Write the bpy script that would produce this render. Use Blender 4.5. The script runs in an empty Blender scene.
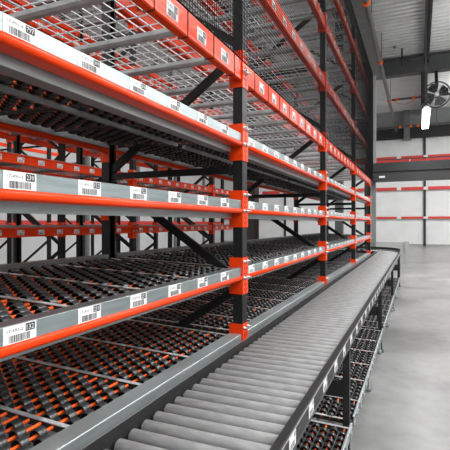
import bpy, math, random
from mathutils import Vector, Matrix

# ------------------------------------------------------------------ camera, world, lights, exposure
random.seed(7)
scn = bpy.context.scene
COL = scn.collection
CAM_Z = 1.5
YAW = math.radians(23.68)
cd = bpy.data.cameras.new('camera')
cd.sensor_width = 36.0
cd.lens = 440 / 450 * 36.0
cd.shift_y = -2 / 450
cd.clip_start = 0.02
cam = bpy.data.objects.new('camera', cd)
cam.location = (0, 0, CAM_Z)
cam.rotation_euler = (math.pi / 2, 0, YAW)
COL.objects.link(cam)
scn.camera = cam
scn.view_settings.view_transform = 'Standard'
scn.view_settings.look = 'None'
scn.view_settings.gamma = 1
scn.view_settings.use_curve_mapping = False
scn.view_settings.exposure = 0.22

w = bpy.data.worlds.new('world')
scn.world = w
w.use_nodes = True
w.node_tree.nodes['Background'].inputs[0].default_value = (1.0, 1.0, 1.0, 1)
w.node_tree.nodes['Background'].inputs[1].default_value = 1.55
scn.cycles.diffuse_bounces = 1
ADDED_LAMP_W = 210  # power of the added roof lamps

# ------------------------------------------------------------------ materials
MATS = {}

def nmat(name, col, rough=0.5, metal=0.0, noise=None, bump=None, spec=0.5, stretch=None):
    """principled material; noise=(scale, amount), bump=(scale, strength)"""
    m = bpy.data.materials.new(name)
    m.use_nodes = True
    nt = m.node_tree
    b = nt.nodes['Principled BSDF']
    b.inputs['Base Color'].default_value = (*col, 1)
    b.inputs['Roughness'].default_value = rough
    b.inputs['Metallic'].default_value = metal
    b.inputs['Specular IOR Level'].default_value = spec
    tc = nt.nodes.new('ShaderNodeTexCoord')
    vec = tc.outputs['Object']
    if stretch:
        mp = nt.nodes.new('ShaderNodeMapping')
        mp.inputs['Scale'].default_value = stretch
        nt.links.new(vec, mp.inputs[0])
        vec = mp.outputs[0]
    if noise:
        n = nt.nodes.new('ShaderNodeTexNoise')
        n.inputs['Scale'].default_value = noise[0]
        n.inputs['Detail'].default_value = 6
        nt.links.new(vec, n.inputs['Vector'])
        r = nt.nodes.new('ShaderNodeValToRGB')
        a = noise[1]
        r.color_ramp.elements[0].position = 0.3
        r.color_ramp.elements[1].position = 0.7
        r.color_ramp.elements[0].color = (*[c * (1 - a) for c in col], 1)
        r.color_ramp.elements[1].color = (*[min(1, c * (1 + a)) for c in col], 1)
        nt.links.new(n.outputs['Fac'], r.inputs[0])
        nt.links.new(r.outputs[0], b.inputs['Base Color'])
    if bump:
        n2 = nt.nodes.new('ShaderNodeTexNoise')
        n2.inputs['Scale'].default_value = bump[0]
        nt.links.new(vec, n2.inputs['Vector'])
        bp = nt.nodes.new('ShaderNodeBump')
        bp.inputs['Strength'].default_value = bump[1]
        bp.inputs['Distance'].default_value = 0.01
        nt.links.new(n2.outputs['Fac'], bp.inputs['Height'])
        nt.links.new(bp.outputs[0], b.inputs['Normal'])
    MATS[name] = m
    return m

def emat(name, col, strength):
    m = bpy.data.materials.new(name)
    m.use_nodes = True
    nt = m.node_tree
    nt.nodes.remove(nt.nodes['Principled BSDF'])
    e = nt.nodes.new('ShaderNodeEmission')
    e.inputs[0].default_value = (*col, 1)
    e.inputs[1].default_value = strength
    nt.links.new(e.outputs[0], nt.nodes['Material Output'].inputs[0])
    MATS[name] = m
    return m

nmat('orange', (0.92, 0.055, 0.004), 0.28, 0, (14, 0.05), None, 0.2)
nmat('orange_wheel', (0.98, 0.13, 0.02), 0.45, spec=0.2)
nmat('charcoal', (0.013, 0.0135, 0.014), 0.45, 0, (20, 0.2), None, 0.3)
nmat('black_net', (0.008, 0.008, 0.008), 0.9, 0, None, None, 0.05)
nmat('galv', (0.38, 0.41, 0.415), 0.42, 0.55, (9, 0.16), stretch=(1, 0.35, 3))
nmat('galv_panel', (0.38, 0.44, 0.445), 0.32, 0.85, (16, 0.16), stretch=(1, 0.3, 4))
nmat('galv_rail', (0.60, 0.63, 0.635), 0.4, 0.3, (12, 0.12))
nmat('galv_dark', (0.20, 0.205, 0.21), 0.45, 0.5, (12, 0.2))
nmat('galv_bar', (0.58, 0.62, 0.63), 0.5, 0.1, (10, 0.15))
nmat('wire', (0.74, 0.77, 0.78), 0.4, 0.3)
nmat('roller', (0.27, 0.27, 0.27), 0.62, 0.0, (18, 0.16), None, 0.25, stretch=(1.0, 4, 4))
nmat('wheel', (0.036, 0.037, 0.038), 0.30, 0, None, None, 0.6)
nmat('wheel_hollow_shade', (0.006, 0.006, 0.006), 0.7, 0, None, None, 0.15)  # shade inside the wheel hollows, put in as colour
nmat('pipe_steel', (0.10, 0.10, 0.10), 0.35, 0.6)
nmat('ink_soft', (0.33, 0.33, 0.33), 0.6)
nmat('wire_grey', (0.30, 0.31, 0.31), 0.5, 0.3)
nmat('tray_grey', (0.15, 0.155, 0.15), 0.5, 0.2, (5, 0.15))
nmat('frame_dark', (0.024, 0.025, 0.026), 0.5, 0, (15, 0.2), None, 0.25)
nmat('paper', (0.82, 0.82, 0.82), 0.6)
nmat('ink', (0.03, 0.03, 0.03), 0.6)
nmat('steel_bolt', (0.55, 0.55, 0.55), 0.35, 0.7)
nmat('wall_white', (0.88, 0.885, 0.88), 0.7, 0, (1.2, 0.05))
nmat('wall_grey', (0.36, 0.37, 0.37), 0.7, 0, (2, 0.08))
nmat('red_stripe', (0.74, 0.05, 0.04), 0.5, 0, (6, 0.1))
nmat('deck_white', (0.80, 0.80, 0.79), 0.55, 0.1, (1.5, 0.05))
nmat('girder_grey', (0.075, 0.08, 0.078), 0.6, 0, (3, 0.15))
nmat('column_grey', (0.20, 0.21, 0.205), 0.6, 0, (4, 0.1))
nmat('black_steel', (0.018, 0.018, 0.018), 0.5)
nmat('barrier', (0.40, 0.40, 0.395), 0.5, 0, (6, 0.06))
nmat('hub_white', (0.8, 0.8, 0.8), 0.4)
emat('lamp_glow', (1, 1, 0.98), 5)

def concrete():
    m = bpy.data.materials.new('concrete')
    m.use_nodes = True
    nt = m.node_tree
    b = nt.nodes['Principled BSDF']
    tc = nt.nodes.new('ShaderNodeTexCoord')
    n1 = nt.nodes.new('ShaderNodeTexNoise'); n1.inputs['Scale'].default_value = 0.9; n1.inputs['Detail'].default_value = 8
    n1.inputs['Distortion'].default_value = 0.6
    n2 = nt.nodes.new('ShaderNodeTexNoise'); n2.inputs['Scale'].default_value = 7; n2.inputs['Detail'].default_value = 10
    nt.links.new(tc.outputs['Object'], n1.inputs['Vector'])
    nt.links.new(tc.outputs['Object'], n2.inputs['Vector'])
    mx = nt.nodes.new('ShaderNodeMath'); mx.operation = 'MULTIPLY_ADD'
    mx.inputs[1].default_value = 0.3
    nt.links.new(n2.outputs['Fac'], mx.inputs[0])
    nt.links.new(n1.outputs['Fac'], mx.inputs[2])
    r = nt.nodes.new('ShaderNodeValToRGB')
    r.color_ramp.elements[0].position = 0.42; r.color_ramp.elements[0].color = (0.14, 0.14, 0.138, 1)
    r.color_ramp.elements[1].position = 0.85; r.color_ramp.elements[1].color = (0.33, 0.33, 0.327, 1)
    nt.links.new(mx.outputs[0], r.inputs[0])
    nt.links.new(r.outputs[0], b.inputs['Base Color'])
    rr = nt.nodes.new('ShaderNodeMapRange')
    rr.inputs['To Min'].default_value = 0.22; rr.inputs['To Max'].default_value = 0.42
    nt.links.new(n1.outputs['Fac'], rr.inputs[0])
    nt.links.new(rr.outputs[0], b.inputs['Roughness'])
    MATS['concrete'] = m
concrete()

# ------------------------------------------------------------------ mesh helpers
class MB:
    """collects shapes into one mesh; every face remembers a material slot"""
    def __init__(self):
        self.v = []; self.f = []; self.mi = []; self.cur = 0; self.sm = []; self.smooth = False

    def add(self, vs, fs):
        o = len(self.v)
        self.v.extend(vs)
        for f in fs:
            self.f.append(tuple(i + o for i in f)); self.mi.append(self.cur); self.sm.append(self.smooth)

    def box(self, x0, x1, y0, y1, z0, z1):
        if x0 > x1: x0, x1 = x1, x0
        if y0 > y1: y0, y1 = y1, y0
        if z0 > z1: z0, z1 = z1, z0
        self.add([(x0, y0, z0), (x1, y0, z0), (x1, y1, z0), (x0, y1, z0), (x0, y0, z1), (x1, y0, z1), (x1, y1, z1), (x0, y1, z1)],
                 [(0, 3, 2, 1), (4, 5, 6, 7), (0, 1, 5, 4), (1, 2, 6, 5), (2, 3, 7, 6), (3, 0, 4, 7)])
        return self

    def bbox(self, x0, x1, y0, y1, z0, z1, b=0.004):
        """box, long along y, with its four long edges chamfered"""
        self.prism_y([(x0 + b, z0), (x1 - b, z0), (x1, z0 + b), (x1, z1 - b), (x1 - b, z1), (x0 + b, z1), (x0, z1 - b), (x0, z0 + b)], y0, y1)
        return self

    def prism_y(self, prof, y0, y1):
        n = len(prof)
        vs = [(x, y0, z) for x, z in prof] + [(x, y1, z) for x, z in prof]
        fs = [(i, i + n, (i + 1) % n + n, (i + 1) % n) for i in range(n)]
        fs += [tuple(range(n)), tuple(range(2 * n - 1, n - 1, -1))]
        self.add(vs, fs)
        return self

    def prism_x(self, prof, x0, x1):
        n = len(prof)
        vs = [(x0, y, z) for y, z in prof] + [(x1, y, z) for y, z in prof]
        fs = [(i, (i + 1) % n, (i + 1) % n + n, i + n) for i in range(n)]
        fs += [tuple(range(n - 1, -1, -1)), tuple(range(n, 2 * n))]
        self.add(vs, fs)
        return self

    def prism_z(self, prof, z0, z1):
        n = len(prof)
        vs = [(x, y, z0) for x, y in prof] + [(x, y, z1) for x, y in prof]
        fs = [(i, (i + 1) % n, (i + 1) % n + n, i + n) for i in range(n)]
        fs += [tuple(range(n - 1, -1, -1)), tuple(range(n, 2 * n))]
        self.add(vs, fs)
        return self

    def bar(self, p, q, a, b, up=(0, 1, 0)):
        """rectangular bar from p to q; a = size along up, b = size across"""
        p, q = Vector(p), Vector(q)
        d = (q - p).normalized()
        u = Vector(up); u = (u - d * u.dot(d)).normalized()
        s = d.cross(u)
        vs = []
        for c in (p, q):
            for i, j in ((-1, -1), (1, -1), (1, 1), (-1, 1)):
                vs.append(tuple(c + u * (a / 2 * i) + s * (b / 2 * j)))
        self.add(vs, [(0, 1, 2, 3), (7, 6, 5, 4), (0, 4, 5, 1), (1, 5, 6, 2), (2, 6, 7, 3), (3, 7, 4, 0)])
        return self

    def cyl(self, p, q, r, n=12, prof=None, caps=True):
        """lathe between p and q; prof = [(t, radius factor)]"""
        p, q = Vector(p), Vector(q)
        d = q - p
        dn = d.normalized()
        u = dn.orthogonal().normalized(); s = dn.cross(u)
        prof = prof or [(0, 1), (1, 1)]
        vs = []
        for t, k in prof:
            c = p + d * t
            for i in range(n):
                a = 2 * math.pi * i / n
                vs.append(tuple(c + (u * math.cos(a) + s * math.sin(a)) * (r * k)))
        fs = []
        for j in range(len(prof) - 1):
            for i in range(n):
                k = (i + 1) % n
                fs.append((j * n + i, j * n + k, (j + 1) * n + k, (j + 1) * n + i))
        sm = self.smooth
        self.smooth = n >= 8
        self.add(vs, fs)
        self.smooth = False
        if caps:
            o = (len(prof) - 1) * n
            self.add([vs[i] for i in range(n)] + [vs[o + i] for i in range(n)],
                     [tuple(range(n - 1, -1, -1)), tuple(range(n, 2 * n))])
        self.smooth = sm
        return self

    def mesh(self, name, mats):
        me = bpy.data.meshes.new(name)
        me.from_pydata([tuple(v) for v in self.v], [], self.f)
        for m in mats:
            me.materials.append(MATS[m])
        if len(mats) > 1:
            me.polygons.foreach_set('material_index', self.mi)
        me.polygons.foreach_set('use_smooth', self.sm)
        me.update()
        return me

def base_of(parent):
    return parent.get('_base')

def link(name, me, parent=None, loc=(0, 0, 0), rot=None):
    o = bpy.data.objects.new(name, me)
    o.location = loc
    if rot: o.rotation_euler = rot
    COL.objects.link(o)
    if parent is not None:
        o.parent = parent
        if parent.type == 'EMPTY' and parent.name in OFFSET:
            o.matrix_parent_inverse = Matrix.Translation(-OFFSET[parent.name])
    return o

OFFSET = {}

def part(name, mb, mats, parent=None, kind=None, label=None):
    if isinstance(mats, str): mats = [mats]
    o = link(name, mb.mesh(name, mats), parent)
    if kind: o['kind'] = kind
    if label: o['label'] = label
    return o

def tag(o, label, cat, group=None, kind=None):
    o['label'] = label; o['category'] = cat
    if group: o['group'] = group
    if kind: o['kind'] = kind
    return o

def thing(name, label, cat, base, group=None, world=True):
    """Empty at the thing's base; with world=True its parts are given in world coordinates"""
    o = bpy.data.objects.new(name, None)
    o.location = base
    o.empty_display_size = 0.1
    COL.objects.link(o)
    if world: OFFSET[o.name] = Vector(base)
    return tag(o, label, cat, group)

def struct(name, mb, mats, parent=None):
    o = part(name, mb, mats, parent)
    if parent is None: o['kind'] = 'structure'
    return o

def copy_tree(o, parent=None):
    c = o.copy(); COL.objects.link(c)
    if parent is not None:
        c.parent = parent
        c.matrix_parent_inverse = o.matrix_parent_inverse.copy()
    for ch in list(o.children):
        copy_tree(ch, c)
    return c

# ------------------------------------------------------------------ layout numbers (metres; x = to the right of the camera, y = along the aisle)
B = 2.63                      # bay length
Y0 = -0.09                    # first post line
POSTS = [Y0 + i * B for i in range(5)]
XF = -0.981                   # front of the rack posts
XR = -2.05                    # back of the rack
PW, PD = 0.078, 0.062         # post width (y), depth (x)
WALL_Y = 31.5
CEIL = 8.86
BAYN = ['nearest bay', 'second bay', 'third bay', 'farthest bay']

# ------------------------------------------------------------------ the building
f = MB(); f.box(-14, 9.2, -6, WALL_Y, -0.2, 0)
struct('floor', f, 'concrete')

c = MB()
pit = 0.30
y = -6
prof = []
while y < WALL_Y - pit:
    prof += [(y, CEIL), (y + 0.13, CEIL), (y + 0.17, CEIL + 0.11), (y + 0.26, CEIL + 0.11)]
    y += pit
prof += [(y, CEIL)]
vs = []; fs = []
for k, (yy, zz) in enumerate(prof):
    vs += [(-14, yy, zz), (9.2, yy, zz)]
for k in range(len(prof) - 1):
    fs.append((2 * k, 2 * k + 2, 2 * k + 3, 2 * k + 1))
c.add(vs, fs)
c.box(-14, 9.2, -6, WALL_Y, CEIL + 0.12, CEIL + 0.2)
struct('ceiling', c, 'deck_white')

# far wall: white panels between dark posts, each panel its own piece
wf = MB(); wf.box(-14, 9.2, WALL_Y, WALL_Y + 0.2, 0, CEIL + 0.2)
wall_far = struct('wall_far', wf, 'wall_grey')
wposts = [-14 + 0.02, -12.1, -8.96, -5.86, -2.74, 0.40, 3.52, 6.64, 8.98]
for i in range(len(wposts) - 1):
    for (z0, z1) in ((0.12, 1.78), (1.92, 3.66), (3.86, 5.55), (5.85, 7.05)):
        p = MB(); p.box(wposts[i] + 0.05, wposts[i + 1] - 0.05, WALL_Y - 0.03, WALL_Y, z0, z1)
        part('wall_panel', p, 'wall_white', wall_far)
    for (z0, z1) in ((7.85, 8.3), (8.34, 8.85)):
        p = MB(); p.box(wposts[i] + 0.05, wposts[i + 1] - 0.05, WALL_Y - 0.02, WALL_Y, z0, z1)
        part('upper_panel', p, 'wall_grey', wall_far)
for k, xp in enumerate(wposts[1:-1]):
    p = MB(); p.box(xp - 0.07, xp + 0.07, WALL_Y - 0.14, WALL_Y - 0.031, 0, 7.05)
    part('wall_post', p, 'black_steel', wall_far)
# red and white striped rails across the wall
for z, hh, dbl in ((1.85, 0.14, False), (3.76, 0.2, False), (5.62, 0.15, True), (5.84, 0.13, True)):
    x = -13.9
    k = 0
    while x < 8.6:
        ln = 1.35 if k % 2 == 0 else 0.26
        if dbl and z < 5.7: ln = 3.3 if k % 2 == 0 else 0.06
        p = MB(); p.box(x, min(x + ln, 8.98), WALL_Y - 0.19, WALL_Y - 0.141, z - hh / 2, z + hh / 2)
        part('striped_rail_piece', p, 'red_stripe' if k % 2 == 0 else 'wall_white', wall_far)
        x += ln; k += 1
p = MB(); p.box(-14, 9, WALL_Y - 0.3, WALL_Y - 0.031, 7.06, 7.84)
part('header_beam', p, 'black_steel', wall_far)
p = MB(); p.box(-14, 9, WALL_Y - 0.06, WALL_Y, 0, 0.11)
bb = struct('baseboard_far', p, 'barrier')

nmat('wall_pale', (0.72, 0.725, 0.72), 0.7, 0, (1.2, 0.08))
wl = MB(); wl.box(-14.2, -14, -6, WALL_Y, 0, CEIL + 0.2)
wall_left = struct('wall_left', wl, 'wall_pale')
for yy in range(-4, 31, 4):
    p = MB(); p.box(-14, -13.86, yy - 0.08, yy + 0.08, 0, 8.7)
    part('wall_post', p, 'column_grey', wall_left)
for z in (1.5, 3.2, 5.0):
    p = MB(); p.box(-13.86, -13.82, -5.9, 31, z - 0.1, z + 0.1)
    part('striped_rail_piece', p, 'red_stripe', wall_left)

wr = MB(); wr.box(9.0, 9.2, -6, WALL_Y, 0, 3.3)  # added unseen wall, low so that light only enters above it
unseen_wall_right = struct('unseen_wall_right', wr, 'wall_grey')
for yy in range(-5, 31, 3):
    p = MB(); p.box(9.02, 9.18, yy - 0.08, yy + 0.08, 3.3, CEIL)
    part('added_mullion', p, 'column_grey', unseen_wall_right)
wb = MB(); wb.box(-14, 9.0, -6.2, -6.0, 0, 3.3)  # second added unseen wall, open above for daylight in the same way
unseen_wall_back = struct('unseen_wall_back', wb, 'wall_grey')
for xx in range(-13, 9, 3):
    p = MB(); p.box(xx - 0.08, xx + 0.08, -6.18, -6.02, 3.3, CEIL)
    part('added_mullion', p, 'column_grey', unseen_wall_back)

# main roof girder across the aisle and a joist along it
g = MB()
g.box(-14, 9, 20.9, 21.3, 8.78, 8.84); g.box(-14, 9, 20.9, 21.3, 8.06, 8.12); g.box(-14, 9, 21.06, 21.14, 8.12, 8.78)
struct('trim_1', g, 'girder_grey')
for n, (xj, ww) in enumerate(((0.33, 0.2), (6.6, 0.2), (-6.0, 0.2))):
    j = MB()
    j.box(xj - ww / 2, xj + ww / 2, -6, 20.88, 8.76, 8.85)
    j.box(xj - ww / 2, xj - ww / 2 + 0.07, -6, 20.88, 8.40, 8.46); j.box(xj + ww / 2 - 0.07, xj + ww / 2, -6, 20.88, 8.40, 8.46)
    yy = -6
    k = 0
    while yy < 20.2:
        a, b_ = (8.76, 8.45) if k % 2 == 0 else (8.45, 8.76)
        j.bar((xj, yy, a), (xj, yy + 0.6, b_), 0.05, 0.05, (1, 0, 0))
        yy += 0.6; k += 1
    j.box(xj - ww / 2, xj + ww / 2, 21.32, WALL_Y - 0.31, 8.5, 8.85)
    struct('trim_%d' % (n + 2), j, 'black_steel')
j = MB(); j.box(0.44, 6.49, 15.2, 15.32, 8.62, 8.85)
struct('trim_5', j, 'black_steel')

# building columns
def column(x, y, s, z1, label, mat='column_grey'):
    t = thing('building_column', label, 'column', (x, y, 0))
    m = MB()
    m.box(x - s / 2, x + s / 2, y - s / 2, y - s / 2 + 0.02, 0.02, z1); m.box(x - s / 2, x + s / 2, y + s / 2 - 0.02, y + s / 2, 0.02, z1)
    m.box(x - s / 2, x - s / 2 + 0.02, y - s / 2 + 0.02, y + s / 2 - 0.02, 0.02, z1); m.box(x + s / 2 - 0.02, x + s / 2, y - s / 2 + 0.02, y + s / 2 - 0.02, 0.02, z1)
    part('shaft', m, mat, t)
    m = MB(); m.box(x - s * .9, x + s * .9, y - s * .9, y + s * .9, 0, 0.02)
    part('base_plate', m, mat, t)
    m = MB(); m.box(x - s * .8, x + s * .8, y - s * .8, y + s * .8, z1, z1 + 0.03)
    part('cap_plate', m, mat, t)
column(-2.52, 6.8, 0.2, 8.8, 'dark square building column standing behind the second bay of the near rack', 'girder_grey')
column(-2.52, 15.7, 0.26, 8.8, 'dark grey building column beyond the far end of the rack, by the back wall', 'girder_grey')
column(-1.36, 15.5, 0.15, 6.4, 'pale grey steel column at the left end of the dark cross beam')

# dark bolted beam that crosses the aisle beyond the rack end
t = thing('cross_beam', 'dark bolted steel beam crossing the aisle at head height beyond the rack', 'beam', (4, 15.2, 0))
m = MB(); m.box(-1.6, 8.7, 15.10, 15.34, 3.17, 3.45); part('upper_channel', m, 'frame_dark', t)
m = MB(); m.box(-1.6, 8.7, 15.16, 15.30, 2.84, 3.165); part('lower_channel', m, 'black_steel', t)
m = MB(); m.box(-1.58, -1.30, 15.14, 15.158, 2.86, 3.15); part('end_plate', m, 'frame_dark', t)
for xx in (-1.38, -1.48):
    for zz in (2.92, 3.08):
        m = MB(); m.cyl((xx + 0.03, 15.139, zz), (xx + 0.03, 15.12, zz), 0.018, 8); part('bolt', m, 'steel_bolt', t)
m = MB(); m.box(-1.16, -0.98, 15.154, 15.158, 2.97, 3.03); part('sticker', m, 'paper', t)
m = MB(); m.box(8.4, 8.7, 15.1, 15.34, 0, 2.83); part('post', m, 'black_steel', t)
m = MB(); m.box(-1.62, -1.46, 15.16, 15.30, 0, 2.83); part('post', m, 'black_steel', t)

# ------------------------------------------------------------------ label stickers
_txt = {}
def text_geo(s):
    if s not in _txt:
        cu = bpy.data.curves.new('t', 'FONT'); cu.body = s; cu.resolution_u = 1
        o = bpy.data.objects.new('t', cu); COL.objects.link(o)
        dg = bpy.context.evaluated_depsgraph_get(); dg.update()
        me = bpy.data.meshes.new_from_object(o.evaluated_get(dg))
        v = [tuple(p.co) for p in me.vertices]; fc = [tuple(p.vertices) for p in me.polygons]
        bpy.data.objects.remove(o); bpy.data.curves.remove(cu); bpy.data.meshes.remove(me)
        _txt[s] = (v, fc)
    return _txt[s]

def put_text(mb, s, y0, z0, y1, z1, x):
    v, fc = text_geo(s)
    ax = min(p[0] for p in v); bx = max(p[0] for p in v); ay = min(p[1] for p in v); by = max(p[1] for p in v)
    mb.add([(x, y0 + (p[0] - ax) / (bx - ax) * (y1 - y0), z0 + (p[1] - ay) / (by - ay) * (z1 - z0)) for p in v], fc)

def label_mesh(code, num, W=0.108, H=0.048, seed=1, simple=False):
    """white sticker, facing +x, local origin at its lower left corner"""
    rnd = random.Random(seed)
    m = MB()
    m.box(0, 0.0008, 0, W, 0, H)
    m.cur = 1
    y = W * 0.16
    while y < W * 0.80:
        b_ = rnd.choice((0.0012, 0.002, 0.0032)) * W / 0.108
        m.box(0.0008, 0.0011, y, y + b_, H * 0.06, H * 0.46)
        y += b_ + rnd.choice((0.0012, 0.0022)) * W / 0.108
    if simple: m.box(0.0008, 0.0011, W * 0.70, W * 0.93, H * 0.60, H * 0.90)
    else:
        m.box(0.0008, 0.0011, W * 0.66, W * 0.95, H * 0.52, H * 0.95)
        put_text(m, code, W * 0.10, H * 0.62, W * 0.58, H * 0.82, 0.0012)
        m.cur = 2
        put_text(m, num, W * 0.69, H * 0.59, W * 0.92, H * 0.88, 0.0013)
    return m.mesh('label', ['paper', 'ink_soft' if simple else 'ink', 'paper'])

LAB = {}
def get_label(code, num, W=0.108, H=0.048, simple=False):
    k = (code, num, W, H, simple)
    if k not in LAB:
        LAB[k] = label_mesh(code, num, W, H, len(LAB) + 1, simple)
    return LAB[k]

# ------------------------------------------------------------------ flow rack (front)
rack = thing('carton_flow_rack', 'tall charcoal and orange carton flow rack beside the roller conveyor', 'rack', ((XF + XR) / 2, (POSTS[0] + POSTS[-1]) / 2, 0))
RACK_H = 4.88
LEV = [0.823, 1.229, 1.639, 2.047]                 # panel tops of the flow levels
BOX = [2.50, 3.20, 3.885, 4.58]                   # tops of the box beam levels

def post_mesh():
    m = MB()
    hw = PW / 2; t_ = 0.003
    # open C section: web on the front, flanges to the back with lips
    m.prism_z([(0, -hw), (0, hw), (-PD, hw), (-PD, hw - 0.018), (-PD + t_, hw - 0.018), (-PD + t_, hw - t_), (-t_, hw - t_), (-t_, -hw + t_),
               (-PD + t_, -hw + t_), (-PD + t_, -hw + 0.018), (-PD, -hw + 0.018), (-PD, -hw)][::-1], 0.01, RACK_H)
    return m

def holes_mesh(z0, z1):
    m = MB()
    z = z0
    while z < z1:
        for s in (-1, 1):
            m.box(-0.001, 0.0008, s * 0.018 - 0.005, s * 0.018 + 0.005, z, z + 0.018)
        z += 0.075
    return m
PM = post_mesh().mesh('post', ['charcoal'])
HM = holes_mesh(0.05, RACK_H - 0.05).mesh('slot_holes', ['black_steel'])
fp = MB(); fp.box(-0.09, 0.03, -0.07, 0.07, 0, 0.01)
FPM = fp.mesh('foot_plate', ['charcoal'])

ZIG = [(0.42, 'r'), (1.12, 'f'), (1.83, 'r'), (2.58, 'f'), (3.32, 'r'), (4.06, 'f'), (4.76, 'r')]

def frame(root, y, xf, xr):
    for x, rz in ((xf, 0), (xr, math.pi)):
        p = link('post', PM, root, (x, y, 0), (0, 0, rz))
        link('slot_holes', HM, p)['kind'] = 'stuff'
        link('foot_plate', FPM, p)
    a, b_ = xf - PD / 2, xr + PD / 2
    for (z0, s0), (z1, s1) in zip(ZIG, ZIG[1:]):
        x0, x1 = (b_ if s0 == 'r' else a), (b_ if s1 == 'r' else a)
        m = MB(); m.bar((x0, y, z0 + 0.02), (x1, y, z1 - 0.02), 0.032, 0.048)
        part('diagonal_brace', m, 'charcoal', root)
    for z in (0.40, 1.83, 3.32, 4.78):
        m = MB(); m.bar((a, y, z), (b_, y, z), 0.034, 0.042)
        part('cross_brace', m, 'charcoal', root)

def connector_mesh(side, zt=0.06, zb=-0.165, dp=0.085):
    """orange L shaped beam connector: end plate against the post side plus a leg over the post's front. side -1: bay before the post"""
    m = MB()
    yb = side * (PW / 2 + 0.001)
    m.box(0.004, -dp, yb, yb + side * 0.005, zb, zt)
    m.box(0.001, 0.005, yb + side * 0.005, side * 0.003, zb, zt)
    m.cur = 1
    z = zb + 0.02
    while z < zt - 0.015:
        m.box(0.005, 0.0056, side * 0.012, side * 0.022, z, z + 0.013)
        z += 0.032
    return m.mesh('connector', ['orange', 'ink'])
CONN = {s: connector_mesh(s) for s in (-1, 1)}
CONNR = {s: connector_mesh(s, 0.05, -0.10, 0.065) for s in (-1, 1)}
bm_ = MB(); bm_.cyl((0, 0, 0), (0.026, 0, 0), 0.0095, 10, [(0, 1), (0.35, 1), (0.36, 0.7), (1, 0.7)])
BOLT = bm_.mesh('bolt', ['steel_bolt'])

def connectors(root, y, z, xf, face=1, sides=(-1, 1)):
    for s in sides:
        cobj = link('connector', (CONN if face == 1 else CONNR)[s * face], root, (xf, y, z), (0, 0, 0 if face == 1 else math.pi))
        for zz in (0.035, -0.065):
            link('bolt', BOLT, cobj, (0.005, s * face * 0.030, zz))

for y in POSTS:
    frame(rack, y, XF, XR)

BE = PW / 2 + 0.007
NUM2 = ['417', '265', '508', '132', '250', '251', '318', '604', '772']
NUM3 = ['561', '348', '419', '230', '152', '922', '274', '335', '816']
NUM4 = ['624', '183', '455', '797', '300', '518', '406', '229', '731']
XB = XF - 0.004                 # front plane of beams
for bay in range(4):
    y0, y1 = POSTS[bay] + BE, POSTS[bay + 1] - BE
    for li, z in enumerate(LEV):
        # orange step beam, visible below the galvanised label panel
        m = MB()
        if li == 0:
            m.bbox(XB - 0.060, XB - 0.004, y0, y1, z - 0.115, z - 0.005, 0.006)
        else:
            m.prism_y([(XB - 0.058, z - 0.08), (XB - 0.004, z - 0.08), *[(XB - 0.004 + 0.012 * math.cos(a * math.pi / 16), z - 0.065 + 0.015 * math.sin(a * math.pi / 16)) for a in range(-7, 9)],
                       (XB - 0.004, z - 0.006), (XB - 0.058, z - 0.006)], y0, y1)
        bo = part('beam', m, 'orange' if li else 'galv_dark', rack)
        if li: bo.data.polygons.foreach_set('use_smooth', [abs(p.normal.y) < 0.5 and p.area < 0.02 for p in bo.data.polygons])
        m = MB()
        if li == 0:
            m.prism_y([(XB, z - 0.055), (XB, z - 0.002), (XB - 0.002, z), (XB - 0.080, z), (XB - 0.080, z - 0.003), (XB - 0.003, z - 0.003), (XB - 0.003, z - 0.055)], y0, y1)
        else:
            m.prism_y([(XB, z - 0.05), (XB, z - 0.002), (XB - 0.002, z), (XB - 0.060, z), (XB - 0.060, z - 0.003), (XB - 0.003, z - 0.003), (XB - 0.003, z - 0.05)], y0, y1)
        pn = part('label_panel', m, 'galv' if li == 0 else 'galv_panel', bo)
        if li:
            nums = (None, NUM2, NUM3, NUM4)[li]
            for k in range(9):
                yl = POSTS[bay] + 0.078 + k * 0.275
                if yl + 0.11 > y1: break
                nm = nums[k] if bay == 0 else nums[(k * 3 + bay) % 8]
                me = get_label('17-490-%d' % (li + 1), nm, simple=bay > 0)
                link('barcode_label', me, bo, (XB + 0.0003, yl, z - 0.0495))
        # rear beam
        m = MB(); m.bbox(XR + 0.006, XR + 0.056, y0, y1, z - 0.05, z + 0.03, 0.005)
        part('rear_beam', m, 'orange', rack)
    for z in BOX:
        for face, xb in ((1, XB), (-1, XR + 0.004)):
            m = MB()
            xa, xc = (xb - 0.05, xb) if face == 1 else (xb, xb + 0.05)
            m.bbox(xa, xc, y0, y1, z - 0.13, z, 0.006)
            bo = part('box_beam', m, 'orange', rack)
            if face == 1:
                for k in range(8):
                    me = get_label('17-490-5', NUM4[(k + bay * 3) % 8], 0.10, 0.066, simple=bay > 0)
                    link('barcode_label', me, bo, (xb + 0.0003, y0 + 0.24 + k * 0.285, z - 0.105))
                if z < 2.6:
                    for k in range(9):
                        yy = y0 + 0.145 + k * 0.285
                        m = MB()
                        m.box(xb, xb + 0.003, yy, yy + 0.005, z - 0.133, z + 0.003); m.box(xb - 0.053, xb + 0.003, yy, yy + 0.005, z - 0.133, z - 0.13)
                        m.box(xb - 0.053, xb - 0.05, yy, yy + 0.005, z - 0.133, z + 0.003); m.box(xb - 0.053, xb + 0.003, yy, yy + 0.005, z, z + 0.003)
                        part('strap', m, 'black_steel', bo)
for i, y in enumerate(POSTS):
    sides = [s for s in (-1, 1) if not (i == 0 and s == -1) and not (i == 4 and s == 1)]
    for z in LEV:
        connectors(rack, y, z, XF, 1, sides)
        connectors(rack, y, z - 0.02, XR, -1, sides)
    for z in BOX:
        connectors(rack, y, z - 0.005, XF, 1, sides)
        connectors(rack, y, z - 0.005, XR, -1, sides)

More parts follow.
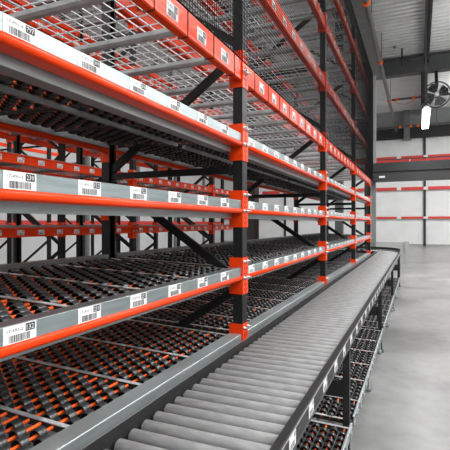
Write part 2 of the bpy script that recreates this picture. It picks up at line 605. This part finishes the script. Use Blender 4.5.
# ------------------------------------------------------------------ flow beds (wheel beds)
WR, WW = 0.0242, 0.034         # wheel radius, width
AX_P, WH_P = 0.055, 0.072     # axle pitch, wheel pitch on an axle
LANE = (B - 2 * BE) / 6
EDGE = [k * LANE - (0.078 if 0 < k < 6 else 0) for k in range(7)]   # lane edges of a bed

def wheel_geo(mb, u, y, n=16, fine=True):
    # grey tread with cupped ends; the shade in the hollows is painted near-black
    a, b_ = (u, y - WW / 2, -WR), (u, y + WW / 2, -WR)
    mb.cur = 0
    mb.cyl(a, b_, WR, n, [(0, 0.86), (0.0, 0.96), (0.05, 1), (0.95, 1), (1, 0.96), (1, 0.86)] if fine else [(0, 0.86), (0, 1), (1, 1), (1, 0.86)], caps=False)
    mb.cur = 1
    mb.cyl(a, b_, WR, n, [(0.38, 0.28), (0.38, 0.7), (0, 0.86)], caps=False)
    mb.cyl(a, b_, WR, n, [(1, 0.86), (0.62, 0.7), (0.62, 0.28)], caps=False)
    mb.cur = 0

wm = MB(); wheel_geo(wm, 0, 0, 16, True)
WHEEL = wm.mesh('wheel', ['wheel', 'wheel_hollow_shade'])

def wheel_spots(depth, u0=0.10):
    """(lane, axle index, u, [y...]) of one bed, u measured from the front towards the back"""
    out = []
    na = int((depth - u0 + 0.01) / AX_P)
    for ln in range(6):
        use = EDGE[ln + 1] - EDGE[ln] - 0.030
        n_ = round(use / WH_P - 0.5)
        pt = use / (n_ + 0.5)                       # wheels spread evenly, every other axle half a pitch over
        for a in range(na):
            u = u0 + a * AX_P
            ys = [EDGE[ln] + 0.015 + (k + 0.25 + (0.5 if a % 2 else 0)) * pt for k in range(n_)]
            out.append((ln, a, u, ys))
    return out

BEDM = {}
def bed_meshes(depth, n, u0=0.10):
    k = (depth, n, u0)
    if k in BEDM: return BEDM[k]
    d = {}
    W = 6 * LANE
    m = MB(); ax = MB()
    for ln, a, u, ys in wheel_spots(depth, u0):
        for y_ in ys: wheel_geo(m, -u, y_, n, False)
        ax.cyl((-u, EDGE[ln] + 0.010, -WR), (-u, EDGE[ln + 1] - 0.010, -WR), 0.0064, 6)
    d['wheels'] = m.mesh('wheels', ['wheel', 'wheel_hollow_shade'])
    d['axles'] = ax.mesh('axles', ['orange_wheel'])
    m = MB()                                    # lane rail: bright top flange, shade painted into the dark web
    m.prism_x([(-0.010, -0.012), (0.010, -0.012), (0.010, -0.015), (-0.010, -0.015)], -depth + 0.005, -u0 + 0.025)
    m.cur = 1
    m.prism_x([(-0.0015, -0.0151), (0.0015, -0.0151), (0.0015, -0.040), (0.008, -0.040), (0.008, -0.043), (-0.0015, -0.043)], -depth + 0.005, -u0 + 0.025)
    d['rail'] = m.mesh('lane_rail', ['galv_rail', 'frame_dark'])
    m = MB(); m.prism_y([(-0.062, -0.113), (-0.062, -0.006), (-0.072, -0.006), (-0.072, -0.109), (-0.13, -0.109), (-0.13, -0.113)], 0.002, W - 0.002)
    d['front'] = m.mesh('front_rail', ['galv'])
    m = MB(); m.box(-depth - 0.03, -depth + 0.004, 0.002, W - 0.002, -0.06, 0.012)
    d['rear'] = m.mesh('rear_rail', ['galv'])
    m = MB(); m.box(-depth * 0.45 - 0.011, -depth * 0.45 + 0.011, 0.002, W - 0.002, -0.066, -0.046)
    d['cross'] = m.mesh('cross_support', ['galv'])
    BEDM[k] = d
    return d

AXLES = []
for ln in range(6):
    m = MB(); m.cyl((0, EDGE[ln] + 0.010, -WR), (0, EDGE[ln + 1] - 0.010, -WR), 0.0064, 8)
    AXLES.append(m.mesh('axle', ['orange_wheel']))

def flow_bed(loc, depth, slope, n, label, group, single=0, front=True, u0=0.10):
    t = thing('flow_bed', label, 'flow bed', loc, group, world=False)
    t.rotation_euler = (0, slope, 0)
    d = bed_meshes(depth, n, u0)
    for k in range(7):
        yy = EDGE[k] + (0.012 if k == 0 else -0.012 if k == 6 else 0)
        link('lane_rail', d['rail'], t, (0, yy, 0))
    if front: link('front_rail', d['front'], t)
    link('rear_rail', d['rear'], t); link('cross_support', d['cross'], t)
    if not single:
        o = link('wheels', d['wheels'], t); o['kind'] = 'stuff'
        o = link('axles', d['axles'], t); o['kind'] = 'stuff'
        return t
    # the nearest wheels one by one, the rest joined
    L = Vector(loc); sp = []
    spots = wheel_spots(depth, u0)
    for ln, a, u, ys in spots:
        for y_ in ys:
            P = L + Vector((-u, y_, 0)) - Vector((0, 0, CAM_Z))
            zc = P.x * -math.sin(YAW) + P.y * math.cos(YAW)
            xc = P.x * math.cos(YAW) + P.y * math.sin(YAW)
            vis = zc > 0.1 and abs(xc / zc) < 0.53 and abs(P.z / zc) < 0.53
            sp.append((zc if vis else 99 + P.length, u, y_))
        link('axle', AXLES[ln], t, (-u, 0, 0))
    sp.sort()
    for s, u, y_ in sp[:single]:
        link('wheel', WHEEL, t, (-u, y_, 0))
    m = MB()
    for s, u, y_ in sp[single:]:
        wheel_geo(m, -u, y_, n, False)
    o = link('wheels', m.mesh('wheels', ['wheel', 'wheel_hollow_shade']), t); o['kind'] = 'stuff'
    return t

LVN = ['lowest level of the near rack, just above the conveyor', 'second level of the near rack, above the label panel numbered 132',
       'third level of the near rack, at eye height', 'highest flow level of the near rack, seen from below']
LVN2 = ['lowest flow level beside the conveyor', 'second flow level up', 'third flow level up', 'highest flow level']
SLOPE = 0.04
for li, z in enumerate(LEV):
    for bay in range(4):
        nn = 14 if (bay == 0 and li < 2) else 10 if bay < 2 else 8
        sg = 300 if (bay == 0 and li < 2) else 0
        flow_bed((XB + 0.0, POSTS[bay] + BE, z - 0.001), 1.0, SLOPE, nn,
                 'bed of black wheels on orange axles, %s, %s' % (LVN2[li], BAYN[bay]), 'wheel beds of the near rack', sg)

# ------------------------------------------------------------------ wire decks
def deck_meshes(depth, W, mw=0.0023, ny=0.1, nx=0.063, wm='wire', bm='galv_bar'):
    d = {}
    m = MB()
    x = -0.02
    while x > -depth:
        m.bar((x, 0, 0), (x, W, 0), mw * 2, mw * 2, (0, 0, 1)); x -= nx
    y_ = 0.03
    while y_ < W:
        m.bar((0, y_, -mw * 2), (-depth, y_, -mw * 2), mw * 2, mw * 2, (0, 0, 1)); y_ += ny
    d['mesh'] = m.mesh('wire_mesh', [wm])
    m = MB(); m.prism_x([(-0.026, -0.008), (0.026, -0.008), (0.026, -0.03), (0.014, -0.042), (-0.014, -0.042), (-0.026, -0.03)], -depth + 0.052, -0.052)
    d['bar'] = m.mesh('support_bar', [bm])
    return d
DW = B - 2 * BE
DK = deck_meshes(XB - XR - 0.004, DW - 0.01)
def wire_deck(loc, d, label, group, nb=6):
    t = thing('wire_deck', label, 'wire deck', loc, group, world=False)
    o = link('wire_mesh', d['mesh'], t)
    for k in range(nb):
        link('support_bar', d['bar'], t, (0, 0.29 + k * (DW - 0.39) / (nb - 1), 0))
    return t
BXN = ['lowest box beam level', 'second box beam level', 'third box beam level', 'topmost box beam level']
for bi, z in enumerate(BOX):
    for bay in range(4):
        wire_deck((XB, POSTS[bay] + BE + 0.005, z + 0.008), DK, 'wire mesh deck of the near rack, %s, %s' % (BXN[bi], BAYN[bay]), 'wire decks of the near rack')

# ------------------------------------------------------------------ black safety net over the upper front of the rack
def net():
    m = MB()
    xn = XF + 0.052
    z0, z1 = 2.44, 4.84
    ya, yb = POSTS[0] + 0.05, POSTS[4] - 0.01
    y_ = ya
    while y_ <= yb:
        m.bar((xn, y_, z0), (xn, y_, z1), 0.0023, 0.0023, (1, 0, 0)); y_ += 0.026
    z = z0
    while z <= z1:
        m.bar((xn, ya, z), (xn, yb, z), 0.0023, 0.0023, (1, 0, 0)); z += 0.026
    m.cyl((xn, ya, z0), (xn, yb, z0), 0.004, 6); m.cyl((xn, ya, z1), (xn, yb, z1), 0.006, 6)
    m.cyl((xn, yb, z0), (xn, yb, z1), 0.006, 6)
    return m
o = part('safety_net', net(), 'black_net')
tag(o, 'fine black safety net hung over the upper front of the near rack', 'net')

# ------------------------------------------------------------------ racks behind
BACKLEV = [1.452, 2.187, 2.92, 3.65, 4.38]
def back_rack(xf, label):
    xr = xf - 1.02
    t = thing('pallet_rack', label, 'rack', ((xf + xr) / 2, (POSTS[0] + POSTS[-1]) / 2, 0))
    for y in POSTS[1:]:
        frame(t, y, xf, xr)
    y_first = 1
    small = get_label('', '', 0.085, 0.052, simple=True)
    for bay in range(1, 4):
        y0, y1 = POSTS[bay] + BE, POSTS[bay + 1] - BE
        add_back_bay(t, xf, xr, y0, y1, small)
    # bay that reaches towards the camera, out of the frame at its near end
    add_back_bay(t, xf, xr, POSTS[0] + BE, POSTS[1] - BE, small)
    frame(t, POSTS[0], xf, xr)
    for i, y in enumerate(POSTS):
        sides = [s for s in (-1, 1) if not (i == 0 and s == -1) and not (i == 4 and s == 1)]
        for z in BACKLEV:
            connectors(t, y, z, xf, 1, sides); connectors(t, y, z, xr, -1, sides)
    return t

def add_back_bay(t, xf, xr, y0, y1, small):
    for z in BACKLEV:
        m = MB()
        # beam with a recessed web between two flanges
        xb = xf - 0.004
        m.prism_y([(xb - 0.05, z - 0.095), (xb, z - 0.095), (xb, z - 0.083), (xb - 0.006, z - 0.079), (xb - 0.006, z - 0.016), (xb, z - 0.012), (xb, z), (xb - 0.05, z)], y0, y1)
        bo = part('box_beam', m, 'orange', t)
        for k in range(9):
            link('barcode_label', small, bo, (xb - 0.0058, y0 + 0.08 + k * 0.265, z - 0.075))
        m = MB(); m.bbox(xr + 0.004, xr + 0.054, y0, y1, z - 0.095, z, 0.005)
        part('box_beam', m, 'orange', t)

RX = [-3.66, -4.96, -7.9, -9.2]
r2 = back_rack(RX[0], 'charcoal and orange pallet rack seen through the near rack, closest behind it')
r3 = copy_tree(r2); r3.location.x += RX[1] - RX[0]
r3['label'] = 'charcoal and orange pallet rack standing back to back behind the second rack'
r4 = copy_tree(r2); r4.location.x += RX[2] - RX[0]
r4['label'] = 'orange beamed rack farthest back, near the white left wall'
r5 = copy_tree(r2); r5.location.x += RX[3] - RX[0]
r5['label'] = 'orange beamed rack in the last row, nearest the white left wall'
r4['label'] = 'orange beamed rack in the row across the second gap'
for r in (r2, r3, r4, r5): r['group'] = 'racks behind the near rack'
DK2 = deck_meshes(1.012, DW - 0.01, 0.0025, 0.1, 0.063, 'wire_grey', 'galv_dark')
BLN = ['lowest level', 'second level', 'third level', 'fourth level', 'top level']
for ri, rn in ((0, 'second rack'), (1, 'third rack'), (2, 'fourth rack')):
    for bi, z in enumerate(BACKLEV):
        for bay in range(4):
            wire_deck((RX[ri] - 0.004, POSTS[bay] + BE + 0.005, z + 0.008), DK2,
                      'wire mesh deck on the %s of the %s from the conveyor, %s' % (BLN[bi], rn, BAYN[bay]), 'wire decks of the racks behind', 4)

# ------------------------------------------------------------------ roller conveyor
conv = thing('roller_conveyor', 'long grey roller conveyor running along the rack front', 'conveyor', (-0.66, 5.5, 0))
CY0, CY1 = -0.25, 11.2
XL, XRr = -0.905, -0.413      # inner faces of the side frames
ZT = 0.806
m = MB()
m.prism_y([(XL, ZT), (XL - 0.038, ZT), (XL - 0.038, ZT - 0.004), (XL - 0.004, ZT - 0.004), (XL - 0.004, ZT - 0.076), (XL - 0.038, ZT - 0.076), (XL - 0.038, ZT - 0.08), (XL, ZT - 0.08)], CY0, CY1)
sfl = part('side_frame', m, 'frame_dark', conv)
m = MB(); m.box(XL - 0.040, XL - 0.0385, CY0, CY1, ZT - 0.003, ZT + 0.002); part('edge_strip', m, 'steel_bolt', sfl)  # bright strip standing in for the highlight on the frame's top edge
m = MB()
m.prism_y([(XRr, ZT + 0.006), (XRr, ZT - 0.076), (XRr + 0.030, ZT - 0.076), (XRr + 0.030, ZT - 0.073), (XRr + 0.026, ZT - 0.070), (XRr + 0.026, ZT - 0.006), (XRr + 0.032, ZT - 0.002), (XRr + 0.032, ZT + 0.003), (XRr + 0.029, ZT + 0.006)][::-1], CY0, CY1)
sfr = part('side_frame', m, 'frame_dark', conv)
m = MB(); m.box(XRr + 0.032, XRr + 0.0335, CY0, CY1, ZT - 0.002, ZT + 0.003)
part('edge_strip', m, 'steel_bolt', sfr)
rm = MB(); RR = 0.0245
rm.cyl((XL - 0.0, 0, 0), (XRr, 0, 0), RR, 20, [(0.0, 0.25), (0.022, 0.25), (0.022, 0.9), (0.03, 1), (0.985, 1), (0.988, 0.9), (0.988, 0.25), (1, 0.25)])
ROLL = rm.mesh('roller', ['roller'])
ZR = ZT - 0.008 - RR
y = CY0 + 0.05
rnd = random.Random(3)
while y < CY1 - 0.02:
    link('roller', ROLL, conv, (0, y, ZR), (rnd.uniform(0, 6.28), 0, 0))
    y += 0.0762
clabel = get_label('17-490-1', '', 0.085, 0.052, simple=True)
k = 0
yy = 0.55
while yy < CY1 - 0.2:
    link('barcode_label', clabel, sfr, (XRr + 0.0262, yy, ZT - 0.066)); yy += 0.285
# 90 degree curve to the left at the far end
RIN, ROUT = 0.48, 0.48 + (XRr - XL)
CX, CYc = XL - RIN, CY1
NA = 14
def arc(r, k, z): 
    a = math.pi / 2 * k / NA
    return (CX + r * math.cos(a), CYc + r * math.sin(a), z)
def arc_band(r0, r1, z0, z1):
    m = MB()
    for k in range(NA):
        vs = [arc(r, kk, z) for kk in (k, k + 1) for r, z in ((r0, z0), (r1, z0), (r1, z1), (r0, z1))]
        m.add(vs, [(0, 1, 5, 4), (1, 2, 6, 5), (2, 3, 7, 6), (3, 0, 4, 7)] + ([(0, 3, 2, 1)] if k == 0 else []) + ([(4, 5, 6, 7)] if k == NA - 1 else []))
    return m
part('side_frame', arc_band(RIN - 0.03, RIN, ZT - 0.08, ZT), 'frame_dark', conv)
part('side_frame', arc_band(ROUT, ROUT + 0.03, ZT - 0.08, ZT), 'frame_dark', conv)
part('guide_rail', arc_band(ROUT + 0.002, ROUT + 0.025, ZT + 0.012, ZT + 0.075), 'black_steel', conv)
for k in range(1, 14):
    a = math.pi / 2 * k / 14
    ca, sa = math.cos(a), math.sin(a)
    m = MB()
    m.cyl((CX + RIN * ca, CYc + RIN * sa, ZR), (CX + ROUT * ca, CYc + ROUT * sa, ZR), RR, 12, [(0, 0.3), (0.03, 0.3), (0.03, 0.9), (0.97, 1), (0.97, 0.3), (1, 0.3)])
    part('roller', m, 'roller', conv)
YB0, YB1 = CYc + RIN, CYc + ROUT
for ya, yb in ((YB0 - 0.03, YB0), (YB1, YB1 + 0.03)):
    m = MB(); m.box(CX - 2.4, CX, ya, yb, ZT - 0.08, ZT); part('side_frame', m, 'frame_dark', conv)
m = MB(); m.box(CX - 2.4, CX, YB1 + 0.002, YB1 + 0.025, ZT + 0.012, ZT + 0.075); part('guide_rail', m, 'black_steel', conv)
x = CX - 0.05
rm = MB(); rm.cyl((0, YB0, 0), (0, YB1, 0), RR, 12, [(0, 0.3), (0.02, 0.3), (0.02, 1), (0.98, 1), (0.98, 0.3), (1, 0.3)])
ROLL2 = rm.mesh('roller', ['roller'])
while x > CX - 2.38:
    link('roller', ROLL2, conv, (x, 0, ZR)); x -= 0.0762
# legs with cross members
LEGS = [0.17, 2.80, 5.43, 8.06, 10.69, 11.15]
for y in LEGS:
    for xa, xb in ((XRr - 0.012, XRr + 0.028), (XL - 0.036, XL + 0.004)):
        m = MB()
        m.box(xa, xb, y - 0.022, y - 0.018, 0.012, ZT - 0.081); m.box(xb - 0.004, xb, y - 0.018, y + 0.022, 0.012, ZT - 0.081); m.box(xa, xa + 0.004, y - 0.018, y + 0.022, 0.012, ZT - 0.081)
        lg = part('leg', m, 'frame_dark', conv)
        m = MB(); m.box(xa - 0.02, xb + 0.02, y - 0.04, y + 0.04, 0, 0.012); part('foot_plate', m, 'frame_dark', lg)
    m = MB(); m.box(XL + 0.005, XRr - 0.013, y - 0.016, y + 0.016, 0.42, 0.52)
    part('cross_member', m, 'frame_dark', conv)
for x in (CX - 2.0,):
    for ya in (YB0 - 0.03, YB1):
        m = MB(); m.box(x, x + 0.04, ya, ya + 0.03, 0, ZT - 0.081); part('leg', m, 'frame_dark', conv)

# ------------------------------------------------------------------ floor level wheel beds below the conveyor
LOWZ = 0.27
def low_bed(y0, label, single=0):
    t = flow_bed((XRr + 0.048, y0, LOWZ), 0.86, 0.03, 10, label, 'floor level wheel beds', single, front=False, u0=0.042)
    W = 6 * LANE
    m = MB(); m.prism_y([(-0.005, -0.05), (0.0, -0.045), (0.0, 0.015), (-0.004, 0.018), (-0.012, 0.018), (-0.012, 0.015), (-0.005, 0.014), (-0.012, -0.045), (-0.04, -0.045), (-0.04, -0.05)], 0.0, W)
    link('front_rail', m.mesh('front_rail', ['galv']), t)
    m = MB(); m.box(0.0, 0.012, 0, 0.03, -0.03, 0.006)
    cm = m.mesh('rail_clip', ['galv'])
    for k in range(14):
        link('rail_clip', cm, t, (0, 0.08 + k * 0.18, 0))
    for yy in (0.06, W / 2, W - 0.06):
        for xx in (-0.03, -0.84):
            m = MB(); zz = 0.03 * -xx
            m.cyl((xx, yy, -0.05), (xx, yy, -LOWZ - zz + 0.001), 0.016, 10, [(0, 0.6), (0.8, 0.6), (0.82, 1.6), (1, 1.6)])
            link('foot', m.mesh('foot', ['galv_dark']), t)
    return t
for k, nme in enumerate(['nearest to the camera, cut by the frame', 'between the first and second visible conveyor legs', 'between the second and third visible conveyor legs', 'at the far end']):
    low_bed(LEGS[k] + 0.025 + 0.02, 'floor level wheel bed under the conveyor, %s' % nme, 300 if k == 0 else 0)
m = MB(); m.box(-0.02, 0.02, -0.012, 0.012, 0, 0.004); m.cyl((0.0, 0, 0.004), (0.0, 0, 0.018), 0.008, 8); m.box(-0.055, -0.01, -0.006, 0.006, 0, 0.012)
o = link('floor_anchor', m.mesh('floor_anchor', ['galv_bar']), None, (-0.275, 2.83, 0.0))
tag(o, 'small metal floor anchor beside the bottom rail of the wheel bed', 'anchor')

# ------------------------------------------------------------------ grey barrier at the far end
t = thing('guard_barrier', 'low grey board barrier with end post behind the conveyor curve', 'barrier', (-1.0, 16.6, 0))
for k in range(4):
    m = MB(); m.box(-2.3, -0.42, 16.58, 16.62, 0.06 + k * 0.195, 0.06 + k * 0.195 + 0.18)
    part('board', m, 'barrier', t)
for xx in (-0.42, -2.38):
    m = MB(); m.box(xx, xx + 0.14, 16.53, 16.67, 0.015, 0.86); po = part('post', m, 'barrier', t)
    m = MB(); m.box(xx - 0.12, xx + 0.26, 16.45, 16.75, 0, 0.015); part('base_plate', m, 'barrier', po)

# ------------------------------------------------------------------ ceiling services
duct = MB()
duct.box(-1.98, -1.96, -2, 20.85, 7.98, 8.40); duct.box(-1.47, -1.45, -2, 20.85, 7.98, 8.40); duct.box(-1.98, -1.45, -2, 20.85, 7.96, 7.98)
y = -1.8
t = thing('cable_tray', 'long dark cable tray under the roof along the rack', 'cable tray', (-1.65, 9, 7.96))
part('tray', duct, 'tray_grey', t)
while y < 20.5:
    m = MB(); m.box(-1.99, -1.44, y, y + 0.05, 8.41, 8.44); part('tray_clip', m, 'column_grey', t)
    for xx in (-1.92, -1.51):
        m = MB(); m.cyl((xx, y + 0.02, 8.44), (xx, y + 0.02, CEIL), 0.01, 6); part('hanger_rod', m, 'black_steel', t)
    y += 1.9

def pipe(label, p, q, r, couplings, hang):
    t = thing('sprinkler_pipe', label, 'pipe', tuple((Vector(p) + Vector(q)) / 2))
    m = MB(); m.cyl(p, q, r, 14); part('pipe', m, 'pipe_steel', t)
    d = (Vector(q) - Vector(p)).normalized()
    L = (Vector(q) - Vector(p)).length
    for s in couplings:
        c_ = Vector(p) + d * s
        m = MB(); m.cyl(c_ - d * 0.07, c_ + d * 0.07, r * 1.35, 14, [(0, 0.8), (0.1, 1), (0.9, 1), (1, 0.8)])
        part('coupling', m, 'orange_wheel', t)
    for s in hang:
        c_ = Vector(p) + d * s
        m = MB(); m.cyl(c_ + Vector((0, 0, r)), (c_.x, c_.y, CEIL), 0.012, 6); part('hanger_rod', m, 'black_steel', t)
        m = MB(); m.cyl(c_ - d * 0.02, c_ + d * 0.02, r * 1.15, 14); part('hanger_ring', m, 'column_grey', t)
    return t
pipe('black sprinkler main with orange couplings running along the aisle roof', (-1.29, -2, 7.5), (-1.29, 30.8, 7.5), 0.075, (5, 14.5, 19.3, 25.0), (4, 8, 12, 16, 20, 26))
pipe('thin black branch pipe crossing the aisle beyond the roof girder', (-1.20, 23.4, 7.62), (9, 23.4, 7.62), 0.055, (0.25, 1.0), (2.0, 5.0))
pipe('black pipe low on the far roof crossing above the wall header', (-6, 28.6, 7.3), (9, 28.6, 7.3), 0.06, (5.0, 5.6, 6.0), (3.0, 7.0))
m = MB(); m.cyl((-0.62, 20.0, 8.12), (-0.62, 20.0, CEIL), 0.035, 8); m.cyl((-0.62, 20.0, 8.10), (-0.62, 20.0, 8.12), 0.055, 8)
o = part('drop_rod', m, 'black_steel'); tag(o, 'short black rod hanging from the corrugated roof near the girder', 'rod')
m = MB(); m.box(-0.95, -0.83, 19.55, 19.67, CEIL - 0.05, CEIL); m.cyl((-0.89, 19.61, CEIL - 0.05), (-0.89, 19.61, CEIL - 0.09), 0.04, 10)
o = part('detector', m, 'column_grey'); tag(o, 'small grey square detector on the corrugated roof', 'detector')

# red cable that sags between the branch pipe and the girder
m = MB()
A_, B_ = Vector((-1.20, 23.36, 7.62)), Vector((0.25, 21.19, 7.3))
pts = [A_.lerp(B_, q / 12) + Vector((0, 0, -0.38 * 4 * (q / 12) * (1 - q / 12))) for q in range(13)]
for a, b_ in zip(pts, pts[1:]): m.cyl(a, b_, 0.012, 6)
o = part('red_cable', m, 'red_stripe'); tag(o, 'thin red cable sagging below the roof beyond the girder', 'cable')

# strip lamps: one hangs in view, the rest are added out of view to light the hall
def strip_lamp(x, y0, L, z, label, group, wd=0.2, power=0, hang=True):
    t = thing('strip_lamp', label, 'lamp', (x, y0 + L / 2, z), group)
    m = MB(); m.prism_y([(x - wd / 2, z + 0.02), (x + wd / 2, z + 0.02), (x + wd / 4, z + 0.09), (x - wd / 4, z + 0.09)][::-1], y0, y0 + L); part('housing', m, 'hub_white', t)
    m = MB(); m.box(x - wd / 2 + 0.008, x + wd / 2 - 0.008, y0 + 0.02, y0 + L - 0.02, z, z + 0.019); part('diffuser', m, 'lamp_glow', t)
    for yy in (y0 + 0.2, y0 + L - 0.2):
        m = MB(); m.cyl((x, yy, z + 0.09), (x, yy, CEIL), 0.004, 6); part('hanger_wire', m, 'black_steel', t)
    if power:
        ld = bpy.data.lights.new('lamp_light', 'AREA'); ld.shape = 'RECTANGLE'; ld.size = wd; ld.size_y = L; ld.energy = power
        lo = bpy.data.objects.new('lamp_light', ld); lo.location = (x, y0 + L / 2, z - 0.01); COL.objects.link(lo)
        if x > 0 and z > 7:  # added uplight that brightens the roof deck
            l2 = bpy.data.lights.new('lamp_light', 'AREA'); l2.shape = 'RECTANGLE'; l2.size = wd; l2.size_y = L; l2.energy = power * 0.6
            lu = bpy.data.objects.new('lamp_light', l2); lu.location = (x, y0 + L / 2, z + 0.11); lu.rotation_euler = (math.pi, 0, 0); COL.objects.link(lu)
            lu.parent = t; lu.matrix_parent_inverse = Matrix.Translation(-OFFSET[t.name])
        lo.parent = t; lo.matrix_parent_inverse = Matrix.Translation(-OFFSET[t.name])
    return t
strip_lamp(0.20, 12.3, 2.5, 4.38, 'bright strip lamp hanging over the aisle below the fan', None, 0.2, 60)
n = 0
for x in (-6.6, 3.2, 6.4):
    for y0 in (-3.5, 2.5, 8.5, 14.5, 24.0):
        strip_lamp(x, y0, 2.4, 7.6 if x < 0 else 7.6, 'added unseen strip lamp under the warehouse roof', 'added strip lamps under the roof', 0.3, ADDED_LAMP_W)
        n += 1

# ------------------------------------------------------------------ big round fan hung from the girder
fc = Vector((0.72, 20.6, 6.92)); FR = 0.54
t = thing('fan', 'large round black caged fan with white hub hanging from the roof girder', 'fan', tuple(fc - Vector((0, 0, FR))))
fd = Vector((-fc.x, -fc.y, CAM_Z - fc.z)); fd.z *= 0.6; fd.normalize()
fu = Vector((0, 0, 1)); fu = (fu - fd * fu.dot(fd)).normalized(); fs_ = fu.cross(fd)
def fp_(a, r, d=0): return fc + fs_ * (r * math.cos(a)) + fu * (r * math.sin(a)) + fd * d
def ring(mb, r, d, tr, n=28):
    for k in range(n):
        mb.cyl(fp_(2 * math.pi * k / n, r, d), fp_(2 * math.pi * (k + 1) / n, r, d), tr, 6, caps=False)
for d, rr in ((0.14, FR * 0.97), (-0.14, FR * 0.97), (0, FR)):
    m = MB(); ring(m, rr, d, 0.013); part('cage_rim', m, 'black_steel', t)
m = MB()
for rr in (0.2, 0.38):
    for s in (1, -1): ring(m, rr, s * (0.22 - 0.08 * (rr / FR)), 0.005)
for k in range(12):
    a = 2 * math.pi * k / 12
    for s in (1, -1):
        m.cyl(fp_(a, 0.08, s * 0.21), fp_(a, FR * 0.97, s * 0.14), 0.005, 5)
part('cage_wires', m, 'column_grey', t)
for k in range(4):
    a0 = 2 * math.pi * k / 4 + 0.35
    m = MB(); vs = []
    for da, rr, dd in ((-0.3, 0.09, 0.04), (0.4, 0.09, -0.04), (0.68, 0.30, -0.07), (0.62, 0.46, -0.08), (0.05, 0.49, 0.0), (-0.52, 0.45, 0.08), (-0.55, 0.28, 0.06)):
        vs.append(fp_(a0 + da, rr, dd))
    n_ = len(vs)
    vs2 = [tuple(v) for v in vs] + [tuple(v - fd * 0.012) for v in vs]
    m.add(vs2, [tuple(range(n_)), tuple(range(2 * n_ - 1, n_ - 1, -1))] + [(i, i + n_, (i + 1) % n_ + n_, (i + 1) % n_) for i in range(n_)])
    part('blade', m, 'black_steel', t)
m = MB(); m.cyl(fc + fd * 0.20, fc - fd * 0.05, 0.10, 16, [(0, 0.6), (0.12, 1), (1, 1)]); part('hub', m, 'hub_white', t)
m = MB(); m.cyl(fc - fd * 0.05, fc - fd * 0.38, 0.12, 14); part('motor', m, 'black_steel', t)
m = MB(); m.bar(fp_(math.pi / 2, FR * 0.9, -0.25), (fc.x, 21.1, 8.05), 0.13, 0.06, (1, 0, 0)); m.bar(fc - fd * 0.3, fp_(math.pi / 2, FR * 0.95, -0.25), 0.06, 0.05, (1, 0, 0))
part('bracket', m, 'black_steel', t)
m = MB(); m.box(0.12, 0.38, 21.0, 21.2, 6.7, 8.055); part('mount_post', m, 'black_steel', t)
m = MB(); m.bar((0.25, 20.99, 7.15), tuple(fc - fd * 0.3), 0.05, 0.05); part('mount_arm', m, 'black_steel', t)
# grey post between the wall header and the roof
m = MB(); m.box(-0.85, -0.48, WALL_Y - 0.52, WALL_Y - 0.31, 6.95, CEIL - 0.01); m.box(-0.95, -0.38, WALL_Y - 0.54, WALL_Y - 0.31, 6.90, 6.95)
struct('trim_6', m, 'column_grey')
